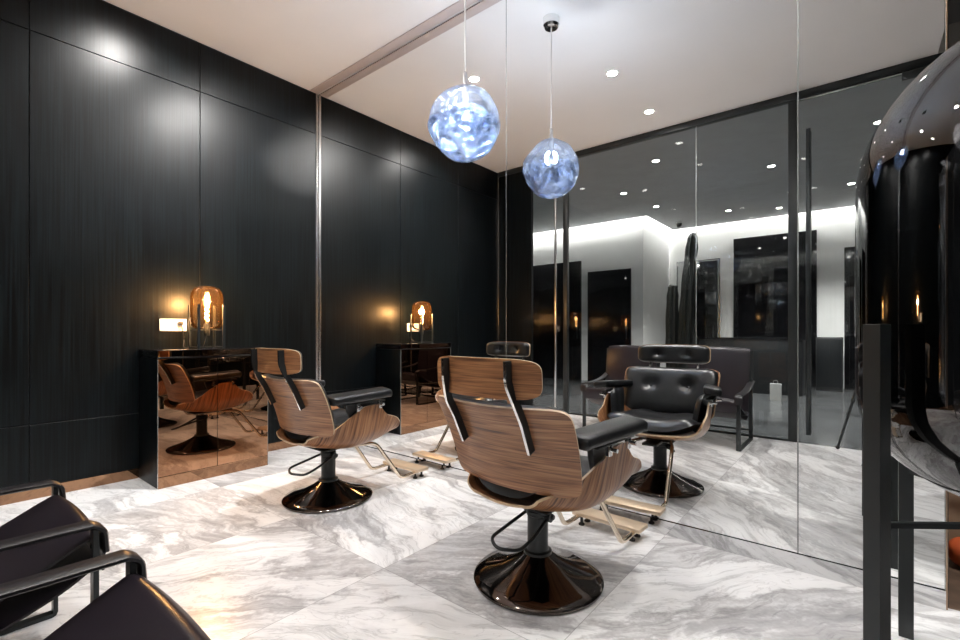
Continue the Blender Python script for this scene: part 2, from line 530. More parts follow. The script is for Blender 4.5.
def squircle(s, t, p):
    mx = max(abs(s), abs(t))
    if mx < 1e-9: return 0.0, 0.0
    k = mx / ((abs(s)) ** p + (abs(t)) ** p) ** (1 / p)
    return s * k, t * k


def add_shell(bm, fn, thick, nu=24, nv=16, p=6, usize=1.0, vsize=1.0, rot_uv=False, edge_mi=1, uvfn=None):
    """fn(a,b) a,b in [-1,1] -> point of the outer face; the sheet is thickened along its normal"""
    uvl = bm.loops.layers.uv.verify()
    def pt(s, t):
        a, b = squircle(s, t, p)
        e = 1e-3
        P = fn(a, b)
        du = fn(min(1, a + e), b) - fn(max(-1, a - e), b); dv = fn(a, min(1, b + e)) - fn(a, max(-1, b - e))
        n = du.cross(dv)
        n.normalize()
        return P, n, (a, b)
    A, B, UV = [], [], []
    for i in range(nu + 1):
        ra, rb, ru = [], [], []
        for j in range(nv + 1):
            P, n, ab = pt(-1 + 2 * i / nu, -1 + 2 * j / nv)
            ra.append(bm.verts.new(P)); rb.append(bm.verts.new(P + n * thick))
            u = (ab[0] * usize / 2, ab[1] * vsize / 2)
            if uvfn: u = uvfn(P)
            ru.append((u[1], u[0]) if rot_uv else u)
        A.append(ra); B.append(rb); UV.append(ru)
    def face(vs, uvs, mi):
        f = bm.faces.new(vs)
        f.material_index = mi
        for lp, u in zip(f.loops, uvs): lp[uvl].uv = u
    for i in range(nu):
        for j in range(nv):
            ids = [(i, j), (i + 1, j), (i + 1, j + 1), (i, j + 1)]
            uvs = [UV[x][y] for x, y in ids]
            face([A[x][y] for x, y in ids], uvs, 0)
            face([B[x][y] for x, y in ids][::-1], uvs[::-1], 0)
    ring = [(i, 0) for i in range(nu)] + [(nu, j) for j in range(nv)] + [(i, nv) for i in range(nu, 0, -1)] + [(0, j) for j in range(nv, 0, -1)]
    for q in range(len(ring)):
        a = ring[q]; b = ring[(q + 1) % len(ring)]
        vs = [A[a[0]][a[1]], B[a[0]][a[1]], B[b[0]][b[1]], A[b[0]][b[1]]]
        face(vs, [UV[a[0]][a[1]], UV[a[0]][a[1]], UV[b[0]][b[1]], UV[b[0]][b[1]]], edge_mi)


def add_pad(bm, fn, thick, nu=24, nv=16, p=5, dimples=(), both=True):
    """cushion: fn(a,b) rear face, puffed along the normal by thick"""
    def pt(s, t):
        a, b = squircle(s, t, p)
        e = 1e-3
        P = fn(a, b)
        du = fn(min(1, a + e), b) - fn(max(-1, a - e), b); dv = fn(a, min(1, b + e)) - fn(a, max(-1, b - e))
        n = du.cross(dv); n.normalize()
        m = max(abs(s), abs(t))
        h = thick * (1 - m ** 6) ** 0.5
        for (da, db, dr, dd) in dimples:
            q = math.hypot((a - da[0] if isinstance(da, tuple) else a - da) * 1.0, (b - db) * dr[1])
            h -= dd * math.exp(-(q / dr[0]) ** 2)
        return P, n, h
    A, B = [], []
    for i in range(nu + 1):
        ra, rb = [], []
        for j in range(nv + 1):
            s = math.sin((-1 + 2 * i / nu) * PI / 2); t = math.sin((-1 + 2 * j / nv) * PI / 2)
            P, n, h = pt(s, t)
            rim = i in (0, nu) or j in (0, nv)
            va = bm.verts.new(P)
            ra.append(va)
            rb.append(va if rim else bm.verts.new(P + n * h))
        A.append(ra); B.append(rb)
    for i in range(nu):
        for j in range(nv):
            q = [A[i][j], A[i + 1][j], A[i + 1][j + 1], A[i][j + 1]]
            bm.faces.new(q[::-1])
            f = [B[i][j], B[i + 1][j], B[i + 1][j + 1], B[i][j + 1]]
            if set(f) != set(q):
                bm.faces.new(f)


# ------------------------------------------------------------------ helpers: scene graph
def tag(o, label=None, cat=None, group=None, kind=None):
    if label: o['label'] = label
    if cat: o['category'] = cat
    if group: o['group'] = group
    if kind: o['kind'] = kind
    return o


def thing(name, label, cat, loc=(0, 0, 0), rz=0.0, group=None):
    o = bpy.data.objects.new(name, None)
    o.empty_display_size = 0.1
    COL.objects.link(o)
    o.location = loc; o.rotation_euler = (0, 0, rz)
    return tag(o, label, cat, group)


def struct(name, bm, mat, parent=None, smooth=False):
    o = finish(name, bm, mat, parent, smooth=smooth)
    if parent is None: o['kind'] = 'structure'
    return o


def sbox(name, lo, hi, mat, parent=None, bev=0.0):
    bm = bmesh.new()
    add_box(bm, lo, hi, bev)
    return struct(name, bm, mat, parent, smooth=bev > 0)


KIDS = {}
def copy_tree(o, label=None, loc=None, rz=None):
    kids = [c for c in bpy.data.objects if c.parent is o]
    c = o.copy()
    COL.objects.link(c)
    if label: c['label'] = label
    if loc is not None: c.location = loc
    if rz is not None: c.rotation_euler = (0, 0, rz)
    for k in kids:
        kk = k.copy(); COL.objects.link(kk); kk.parent = c
        for g in [x for x in bpy.data.objects if x.parent is k]:
            gg = g.copy(); COL.objects.link(gg); gg.parent = kk
    return c


def spot(name, loc, power, parent, angle=110, blend=0.7, r=0.035, col=(1.0, 0.972, 0.94)):
    ld = bpy.data.lights.new(name, 'SPOT')
    ld.energy = power; ld.spot_size = math.radians(angle); ld.spot_blend = blend
    ld.shadow_soft_size = r; ld.color = col
    o = bpy.data.objects.new(name, ld)
    COL.objects.link(o)
    o.location = loc
    o.parent = parent
    return o


def point(name, loc, power, parent, r=0.03, col=(1, 1, 1)):
    ld = bpy.data.lights.new(name, 'POINT')
    ld.energy = power; ld.shadow_soft_size = r; ld.color = col
    o = bpy.data.objects.new(name, ld)
    COL.objects.link(o)
    o.location = loc; o.parent = parent
    return o


# ================================================================== the setting
sbox('floor', (-0.3, 0.0, -0.10), (XW + 0.2, MY + 0.02, 0.0), 'floor')
sbox('floor_annex', (XR + 0.0105, MY + 0.02, -0.10), (XW + 0.2, 5.4, 0.0), 'wood_floor')
sbox('floor_hall', (-6.0, -6.4, -0.10), (9.0, 0.0, 0.0), 'hall_floor')
sbox('ceiling', (-0.3, -0.04, H), (XC, MY + 0.14, H + 0.12), 'ceiling')
sbox('ceiling_raised', (XC, -0.04, H + 0.40), (XW + 0.2, 5.4, H + 0.52), 'ceiling')
sbox('trim_bulkhead', (XC - 0.02, 0.0, H + 0.121), (XC, MY + 0.14, H + 0.42), 'beige')
sbox('wall_bulkhead', (XC + 0.002, -0.10, H + 0.001), (XW + 0.2, -0.001, H + 0.399), 'beige')
bm = bmesh.new()
add_box(bm, (-6.0, -4.0, H), (9.0, -0.06, H + 0.02))
add_box(bm, (0.81, -5.73, H), (9.0, -4.0, H + 0.02))
add_box(bm, (-6.2, -6.4, H + 0.16), (9.2, -0.06, H + 0.26))
struct('ceiling_hall', bm, 'hall_ceiling')

# left wall of black wood panels: one wall, panels with narrow joints over a backing
bm = bmesh.new()
add_box(bm, (-0.20, 0.0, 0.0), (-0.012, MY + 0.02, H), mi=1)
ys = [0.0, 0.90, 1.92, 2.97]
zs = [0.075, 0.49, 3.08, H - 0.012]
for y0, y1 in zip(ys, ys[1:]):
    for z0, z1 in zip(zs, zs[1:]):
        add_box(bm, (-0.011, y0 + 0.0025, z0 + 0.0025), (0.0, y1 - 0.0025, z1 - 0.0025), 0.0012, 1)
struct('wall_left', bm, ['black_wood', 'groove'])
bm = bmesh.new()
for y0, y1 in ((0.0, 1.498), (1.502, 2.968)):
    add_box(bm, (-0.011, y0, 0.0), (0.001, y1, 0.072))
struct('baseboard_left', bm, 'bronze')

# wall behind the mirror, corner trims, base strip, ceiling strip
sbox('wall_front', (-0.2, MY + 0.02, 0.0), (XR + 0.01, MY + 0.14, H), 'black_paint')
sbox('trim_1', (0.0005, MY - 0.028, 0.0), (0.010, MY - 0.001, H), 'steel', bev=0.002)
bm = bmesh.new()
add_box(bm, (0.010, MY - 0.009, 0.0), (XR, MY + 0.0195, 0.076))
struct('baseboard_front', bm, 'base_mirror')
sbox('trim_2', (0.012, MY - 0.092, H - 0.012), (XC - 0.01, MY - 0.012, H - 0.0005), 'trim_pink', bev=0.002)
sbox('trim_3', (XR, MY - 0.003, 0.0), (XR + 0.006, MY + 0.02, H), 'bronze_trim', bev=0.001)

# the mirror: three tall panels side by side
def mirror_panel(x0, x1, label):
    t = thing('mirror_panel', label, 'mirror', ((x0 + x1) / 2, MY, 0.078), group='wall mirror panels')
    hw = (x1 - x0) / 2
    box_obj('mirror_glass', (-hw + 0.003, 0.0, 0.0), (hw - 0.003, 0.006, H - 0.082), 'mirror', t)
    box_obj('edge_strip', (hw - 0.002, -0.0005, 0.0), (hw + 0.002, 0.007, H - 0.082), 'mirror_edge', t)
    return t
mirror_panel(0.012, 2.33, 'tall mirror panel from the black wood wall to the seam above the near chair')
mirror_panel(2.33, 3.994, 'tall wall mirror panel in the middle, reflecting the chair front and the armchairs')
mirror_panel(3.994, XR, 'narrow tall wall mirror panel at the right end, behind the big smoked glass lamp')

# rear glass wall of the salon (seen in the mirror)
GY = 0.0
sbox('wall_rear', (0.0, -0.05, 0.0), (0.59, GY - 0.001, H - 0.001), 'black_wood')
sbox('trim_4', (0.0005, GY, 0.0), (0.022, GY + 0.022, H - 0.07), 'steel', bev=0.003)
sbox('trim_5', (0.0, -0.06, H - 0.072), (XC + 0.6, GY + 0.012, H - 0.0005), 'frame_black', bev=0.002)
sbox('wall_rear_right', (4.785, -0.06, 0.0), (XW, GY - 0.001, H), 'black_paint')
sbox('trim_6', (3.652, -0.05, 0.0), (3.728, GY + 0.005, H - 0.073), 'frame_black', bev=0.002)
sbox('trim_7', (0.59, -0.05, 0.0), (3.652, GY - 0.002, 0.02), 'frame_black')

def pane_obj(name, x0, x1, y, parent=None, z0=0.012, z1=None):
    bm = bmesh.new()
    z1 = H - 0.074 if z1 is None else z1
    vs = [bm.verts.new(p) for p in ((x0, y, z0), (x1, y, z0), (x1, y, z1), (x0, y, z1))]
    bm.faces.new(vs)
    return finish(name, bm, 'pane', parent, smooth=False)

# left sliding leaf
def pull_bar(parent, x, y, z0, z1, name='pull_handle'):
    bm = bmesh.new()
    for s, mi in ((0.05, 0), (-0.05, 0)):
        add_box(bm, (x - 0.019, y + s - 0.014, z0), (x + 0.019, y + s + 0.014, z1), 0.004)
        for z in (z0 + 0.25, (z0 + z1) / 2, z1 - 0.25):
            add_sweep(bm, [(x, y, z), (x, y + s, z)], circ(0.009, 10))
    return finish(name, bm, 'dark_steel', parent)

d1 = thing('door_1', None, None, (0, 0, 0)); d1['kind'] = 'structure'
pane_obj('glass_leaf', 0.592, 1.10, -0.02, d1)
box_obj('leaf_stile', (1.10, -0.045, 0.012), (1.165, 0.004, H - 0.074), 'frame_black', d1, 0.002)
box_obj('stile_edge', (0.958, -0.036, 0.012), (0.982, -0.006, H - 0.074), 'steel', d1, 0.002)
bm = bmesh.new()
pane_w = thing('window_1', None, None, (0, 0, 0)); pane_w['kind'] = 'structure'
pane_obj('glass_pane', 1.166, 2.777, -0.02, pane_w)
pane_obj('glass_pane', 2.783, 3.651, -0.02, pane_w)
box_obj('joint_bead', (2.7775, -0.026, 0.012), (2.7825, -0.014, H - 0.074), 'pane_edge', pane_w)
d2 = thing('door_2', None, None, (0, 0, 0)); d2['kind'] = 'structure'
pane_obj('glass_leaf', 3.736, 4.760, -0.02, d2)
box_obj('leaf_edge', (3.729, -0.028, 0.012), (3.737, -0.010, H - 0.080), 'pane_edge', d2)
box_obj('leaf_edge', (4.758, -0.028, 0.012), (4.770, -0.010, H - 0.080), 'pane_edge', d2)
box_obj('leaf_edge', (3.737, -0.028, H - 0.086), (4.758, -0.010, H - 0.078), 'pane_edge', d2)
pull_bar(d2, 3.82, -0.02, 0.09, 3.09)
bm = bmesh.new()
add_box(bm, (4.50, -0.008, H - 0.155), (4.745, 0.035, H - 0.09), 0.006)
finish('door_closer', bm, 'frame_black', d2)

# right side of the salon and the annex beyond the mirror end
sbox('wall_right', (XW, -0.1, 0.0), (XW + 0.2, 5.4, H + 0.4), 'black_wood')
sbox('wall_annex', (XR, 5.2, 0.0), (XW, 5.4, 3.18), 'black_paint')
sbox('wall_annex_top', (XR, 5.15, 3.181), (XW, 5.4, H + 0.4), 'beige')
sbox('ceiling_annex', (XR + 0.01, MY + 0.15, 3.32), (XW, 5.149, 3.40), 'hall_ceiling')
sbox('wall_annex_left', (XR - 0.06, MY + 0.1405, 0.0), (XR + 0.0100, 5.2, H + 0.4), 'black_paint')

# the hall outside
sbox('wall_hall_near', (-6.0, -4.30, 0.0), (0.69, -4.12, H + 0.16), 'white_wall')
sbox('wall_hall_return', (0.51, -5.85, 0.0), (0.69, -4.301, H + 0.16), 'white_wall')
sbox('wall_hall_far', (0.691, -6.05, 0.0), (9.0, -5.85, H + 0.16), 'white_wall')
sbox('wall_hall_left', (-6.2, -4.30, 0.0), (-6.0, 0.0, H), 'black_paint')
sbox('wall_hall_right', (9.0, -6.05, 0.0), (9.2, 0.0, H), 'black_paint')
sbox('wall_hall_back', (-6.0, -0.05, 0.0), (-0.002, 0.0, H), 'black_paint')
sbox('wall_hall_side', (XW + 0.2, -0.06, 0.0), (9.0, 0.0, H), 'black_paint')
# cove strips hidden at the top of the white walls
def cove(n, lo, hi):
    o = sbox('trim_%d' % n, lo, hi, 'cove')
cove(8, (-6.0, -4.005, H + 0.05), (0.80, -3.995, H + 0.09))
cove(9, (0.805, -5.72, H + 0.05), (0.815, -4.01, H + 0.09))
cove(10, (0.82, -5.735, H + 0.05), (9.0, -5.725, H + 0.09))

def hall_door(n, x0, x1, z1, y, mat='black_gloss', frame=None):
    t = thing('door_%d' % n, None, None, ((x0 + x1) / 2, y, 0)); t['kind'] = 'structure'
    hw = (x1 - x0) / 2
    box_obj('door_leaf', (-hw, 0.001, 0.0), (hw, 0.05, z1), mat, t, 0.004)
    bm = bmesh.new()
    add_box(bm, (hw - 0.10, 0.055, 0.95), (hw - 0.075, 0.075, 1.25), 0.003)
    add_box(bm, (hw - 0.097, 0.05, 0.98), (hw - 0.078, 0.056, 1.0)); add_box(bm, (hw - 0.097, 0.05, 1.2), (hw - 0.078, 0.056, 1.22))
    finish('door_handle', bm, 'dark_steel', t)
    return t
hall_door(3, -2.05, -0.72, 2.72, -4.12)
hall_door(4, -0.55, 0.44, 2.45, -4.12)
hall_door(5, 1.06, 1.74, 2.70, -5.85)
hall_door(6, 2.06, 3.54, 3.13, -5.85)
hall_door(7, 3.97, 5.60, 2.73, -5.85)
bm = bmesh.new()
for lo, hi in (((0.86, -5.848, 0), (0.885, -5.82, 2.74)), ((1.765, -5.848, 0), (1.79, -5.82, 2.74)), ((0.86, -5.848, 2.72), (1.79, -5.82, 2.745))):
    add_box(bm, lo, hi)
struct('trim_11', bm, 'steel')

# ================================================================== barber chair
def lerp_tab(tab, x):
    """smooth interpolation through a small table"""
    n = len(tab)
    if x <= tab[0][0]: return tab[0][1]
    if x >= tab[-1][0]: return tab[-1][1]
    sl = [(tab[i + 1][1] - tab[i][1]) / (tab[i + 1][0] - tab[i][0]) for i in range(n - 1)]
    m = [sl[0]] + [0.0 if sl[i - 1] * sl[i] <= 0 else 2 * sl[i - 1] * sl[i] / (sl[i - 1] + sl[i]) for i in range(1, n - 1)] + [sl[-1]]
    for i in range(n - 1):
        x0, y0 = tab[i]; x1, y1 = tab[i + 1]
        if x <= x1:
            h = x1 - x0; t = (x - x0) / h
            return (2 * t ** 3 - 3 * t * t + 1) * y0 + (t ** 3 - 2 * t * t + t) * h * m[i] + (-2 * t ** 3 + 3 * t * t) * y1 + (t ** 3 - t * t) * h * m[i + 1]


def back_fn(off=0.0, shrink=1.0):
    def fn(a, b):
        a *= shrink; b = b * shrink
        t = (b + 1) / 2
        half = 0.322 + 0.030 * t
        pm = 0.36 + 0.10 * (1 - t)
        ph = a * pm
        R = half / math.sin(pm)
        x = R * math.sin(ph)
        y = -0.242 - 0.125 * t + 0.02 * math.sin(t * PI) + R * (1 - math.cos(ph)) + off
        z = 0.468 + 0.345 * t + (0.012 * a * a if t > 0.5 else 0.0) * (2 * t - 1) + off * 0.55
        return Vector((x, y, z))
    return fn


def head_fn(off=0.0, shrink=1.0):
    def fn(a, b):
        a *= shrink; b *= shrink
        t = (b + 1) / 2
        ph = a * 0.42
        R = 0.270 / math.sin(0.42)
        return Vector((R * math.sin(ph), -0.412 - 0.006 * t + R * (1 - math.cos(ph)) + off, 0.853 + 0.150 * t))
    return fn


WING = [(-0.26, 0.045), (-0.15, 0.11), (-0.04, 0.225), (0.05, 0.272), (0.12, 0.270), (0.21, 0.180), (0.29, 0.130), (0.34, 0.06)]
BASE = [(-0.26, 0.415), (-0.14, 0.378), (0.0, 0.362), (0.16, 0.375), (0.30, 0.412), (0.34, 0.43)]


def seat_fn(off=0.0, sh=1.0):
    def fn(a, b):
        y = 0.035 + 0.30 * b
        z0 = lerp_tab(BASE, y)
        hw = max(lerp_tab(WING, y), 0.03)
        side = 1 if a >= 0 else -1
        q = abs(a)
        W_ = lerp_tab([(-0.26, 0.56), (-0.16, 0.72), (-0.02, 0.97), (0.05, 1.0)], y)
        flat, R = 0.20, 0.14 - off
        q1, q2 = 0.42, 0.72
        if q < q1:
            x = flat * q / q1; z = z0 - 0.012 * (1 - (q / q1) ** 2)
            z += off
        else:
            top = max(hw, 0.03)
            # bend then rise
            arc = min((q - q1) / (q2 - q1), 1.0) * 1.25
            k = min(1.0, top / 0.12)
            x = flat + R * math.sin(arc); z = z0 + off + (R * (1 - math.cos(arc))) * k
            if q > q2:
                f = (q - q2) / (1 - q2)
                zt = z0 + top
                zb = z0 + off + R * (1 - math.cos(1.25)) * k
                x += 0.018 * f
                z = zb + max(0.0, zt - zb) * f
        return Vector((side * x * W_, y, z))
    return fn


def make_barber_chair(label):
    t = thing('barber_chair', label, 'barber chair', group='walnut barber chairs')
    # base
    base = lathe('base_disc', [(0.0, 0.0), (0.270, 0.0), (0.285, 0.004), (0.287, 0.014), (0.280, 0.022), (0.24, 0.034), (0.16, 0.062), (0.095, 0.095),
                        (0.062, 0.118), (0.055, 0.122)], 'black_chrome', t, n=72, angle=50)
    lathe('hydraulic_column', [(0.0, 0.118), (0.062, 0.118), (0.062, 0.130), (0.050, 0.134), (0.046, 0.15), (0.046, 0.285), (0.050, 0.288),
                               (0.050, 0.305), (0.044, 0.312), (0.0, 0.312)], 'frame_black', t, n=40)
    lathe('piston', [(0.0, 0.30), (0.02, 0.30), (0.02, 0.352), (0.0, 0.352)], 'chrome', t, n=24)
    bm = bmesh.new()
    add_box(bm, (-0.12, -0.11, 0.340), (0.12, 0.13, 0.3495), 0.003)
    add_box(bm, (-0.05, 0.10, 0.330), (0.05, 0.26, 0.348), 0.004)
    finish('seat_plate', bm, 'frame_black', t)
    lev = tube('pump_lever', round_path([(-0.058, 0.03, 0.287), (-0.060, -0.01, 0.285), (-0.075, -0.235, 0.235), (-0.02, -0.262, 0.215), (0.05, -0.20, 0.205),
                                   (0.062, -0.12, 0.235), (0.060, -0.01, 0.285), (0.060, 0.03, 0.287)], 0.03), 0.0075, 'frame_black', t)
    bm = bmesh.new()
    add_sweep(bm, [(-0.075, 0.01, 0.287), (0.078, 0.01, 0.287)], circ(0.011, 12))
    add_sweep(bm, [(0.045, 0.0, 0.287), (0.072, 0.0, 0.287)], circ(0.020, 14))
    finish('lever_hub', bm, 'frame_black', lev)
    # seat shell + cushion
    bm = bmesh.new(); add_shell(bm, seat_fn(), 0.011, 44, 30, 7, uvfn=lambda P: (P.z + abs(P.x) + 0.25 * P.y, P.y - 0.15 * P.z))
    finish('seat_shell', bm, ['walnut', 'ply_edge'], t, angle=45)
    def cush(a, b):
        y = 0.045 + 0.285 * b
        z0 = lerp_tab(BASE, y)
        x = 0.305 * a * lerp_tab([(-0.24, 0.62), (-0.12, 0.82), (0.0, 1.0)], y)
        z = z0 + 0.022 + 0.10 * abs(a) ** 3.0
        if b > 0.75: z -= 0.0
        return Vector((x, y, z))
    bm = bmesh.new()
    add_pad(bm, cush, 0.105, 32, 26, 6, dimples=((0.0, 0.05, (0.10, 1.0), 0.018),))
    sc = finish('seat_cushion', bm, 'leather', t, angle=60)
    # back shell + cushion
    bm = bmesh.new(); add_shell(bm, back_fn(), -0.011, 36, 22, 10, 0.72, 0.40)
    finish('back_shell', bm, ['walnut', 'ply_edge'], t, angle=45)
    bm = bmesh.new()
    add_pad(bm, back_fn(0.014, 0.972), -0.062, 36, 26, 9, dimples=((-0.40, 0.22, (0.15, 0.62), -0.042), (0.40, 0.22, (0.15, 0.62), -0.042)))
    bc = finish('back_cushion', bm, 'leather', t, angle=60)
    def buttons(fn, pts, off, parent):
        for a, b in pts:
            P = fn(a, b)
            bm = bmesh.new()
            bmesh.ops.create_uvsphere(bm, u_segments=12, v_segments=8, radius=0.011)
            for v in bm.verts: v.co = Vector((v.co.x, v.co.y * 0.6, v.co.z)) + P + Vector((0, off, 0))
            finish('button', bm, 'leather', parent)
    buttons(back_fn(0.014, 0.972), ((-0.40, 0.22), (0.40, 0.22)), 0.026, bc)
    bm = bmesh.new()
    bmesh.ops.create_uvsphere(bm, u_segments=12, v_segments=8, radius=0.011)
    P = cush(0, 0.05)
    for v in bm.verts: v.co = Vector((v.co.x, v.co.y, v.co.z * 0.6)) + P + Vector((0, 0, 0.089))
    finish('button', bm, 'leather', sc)
    # headrest
    bm = bmesh.new(); add_shell(bm, head_fn(), -0.010, 28, 14, 5, 0.56, 0.17)
    finish('headrest_shell', bm, ['walnut', 'ply_edge'], t, angle=45)
    bm = bmesh.new()
    add_pad(bm, head_fn(0.012, 0.975), -0.055, 32, 20, 5.5, dimples=((-0.42, 0.0, (0.13, 0.35), -0.034), (0.42, 0.0, (0.13, 0.35), -0.034)))
    hc = finish('headrest_cushion', bm, 'leather', t, angle=60)
    buttons(head_fn(0.012, 0.975), ((-0.42, 0.0), (0.42, 0.0)), 0.026, hc)
    # two blade straps up the back
    for s in (-1, 1):
        pts = []
        for b in (0.02, 0.35, 0.7, 0.98):
            P = back_fn()(s * 0.50, b); pts.append(P + Vector((0, -0.019, 0)))
        Q = head_fn()
        for b in (-0.85, -0.2, 0.5, 0.9):
            P = Q(s * 0.585, b); pts.append(P + Vector((0, -0.019, 0)))
        path = [pts[0], pts[2], pts[3] + Vector((0, -0.012, 0.012)), pts[5], pts[7]]
        bm = bmesh.new()
        pp = round_path(path, 0.02, 3)
        add_sweep(bm, pp, rect(0.034, 0.012), up=Vector((1, 0, 0)))
        bm.normal_update()
        for f in bm.faces:
            if abs(f.normal.y) > 0.7: f.material_index = 1
        finish('back_strap', bm, ['dark_steel', 'chrome'], t, angle=30)
    # armrests
    for s in (-1, 1):
        bm = bmesh.new()
        prof = []
        path = [(s * (0.343 + 0.17 * y), y, z) for y, z in ((-0.20, 0.690), (-0.17, 0.696), (-0.05, 0.703), (0.10, 0.712), (0.165, 0.716), (0.19, 0.714))]
        # rounded pad section
        sec = []
        for k in range(20):
            a = 2 * PI * k / 20
            ca, sa = math.cos(a), math.sin(a)
            sec.append((0.056 * math.copysign(abs(ca) ** 0.45, ca), 0.026 * math.copysign(abs(sa) ** 0.55, sa)))
        P = smooth_path(path, 4)
        rings = []
        n = len(P)
        for i, p in enumerate(P):
            e = min(i, n - 1 - i)
            k = {0: 0.72, 1: 0.92, 2: 0.985}.get(e, 1.0)
            rings.append([bm.verts.new(p + Vector((s * -a_ * k, 0, b_ * k - 0.018 * (s * -s) * 0 - 0.14 * (-a_) * 0.9))) for a_, b_ in sec])
        for r0, r1 in zip(rings, rings[1:]):
            for k in range(20):
                bm.faces.new((r0[k], r0[(k + 1) % 20], r1[(k + 1) % 20], r1[k]))
        bm.faces.new(rings[0]); bm.faces.new(rings[-1])
        pad = finish('armrest', bm, 'leather', t, angle=60)
        # inner leather side panel down to the seat
        bm = bmesh.new()
        vs_path = []
        def side(a, b, s=s):
            y = 0.045 + 0.165 * a
            t_ = (b + 1) / 2
            return Vector((s * (0.283 + 0.038 * t_ - 0.010 * a), y + 0.14 * (1 - t_) * (1 - a) / 2 - 0.05 * t_ * (1 + a) / 2, 0.435 + 0.250 * t_))
        add_pad(bm, side, -s * 0.045, 16, 14, 5)
        finish('side_pad', bm, 'leather', pad, angle=60)
        bm = bmesh.new()
        add_box(bm, (s * 0.352 - 0.022, -0.14, 0.660), (s * 0.352 + 0.022, 0.17, 0.668), 0.002)
        finish('arm_rail', bm, 'frame_black', pad)
        for y in (-0.03, 0.14):
            bm = bmesh.new()
            add_box(bm, (s * 0.357 - 0.008, y - 0.012, 0.615), (s * 0.357 + 0.012, y + 0.012, 0.661), 0.002)
            add_sweep(bm, [(s * 0.357, y, 0.640), (s * 0.395, y, 0.640)], circ(0.009, 12))
            finish('arm_bracket', bm, 'chrome', pad)
    # footrest
    fr = None
    for s in (-1, 1):
        o = tube('footrest_tube', round_path([(s * 0.10, 0.10, 0.339), (s * 0.15, 0.27, 0.339), (s * 0.165, 0.48, 0.055), (s * 0.165, 0.52, 0.045), (s * 0.165, 0.66, 0.052)], 0.05), 0.0125, 'gold_steel', t)
    bm = bmesh.new()
    add_box(bm, (-0.20, 0.62, 0.052), (0.20, 0.735, 0.075), 0.005)
    fp = finish('foot_plate', bm, 'brass_plate', t)
    for sx in (-1, 1):
        for y in (0.645, 0.71):
            lathe('rubber_foot', [(0, 0.0), (0.017, 0.0), (0.017, 0.008), (0.008, 0.014), (0.007, 0.053), (0, 0.053)], 'rubber', fp, n=14, c=(sx * 0.15, y, 0))
    return t


chair = make_barber_chair('walnut and black leather barber chair in the middle of the floor, nearest to the camera')
chair.location = (3.10, 2.18, 0); chair.rotation_euler = (0, 0, math.radians(-3))
copy_tree(chair, 'walnut and black leather barber chair beside the bronze mirror cabinet', (1.478, 2.165, 0), math.radians(0.5))

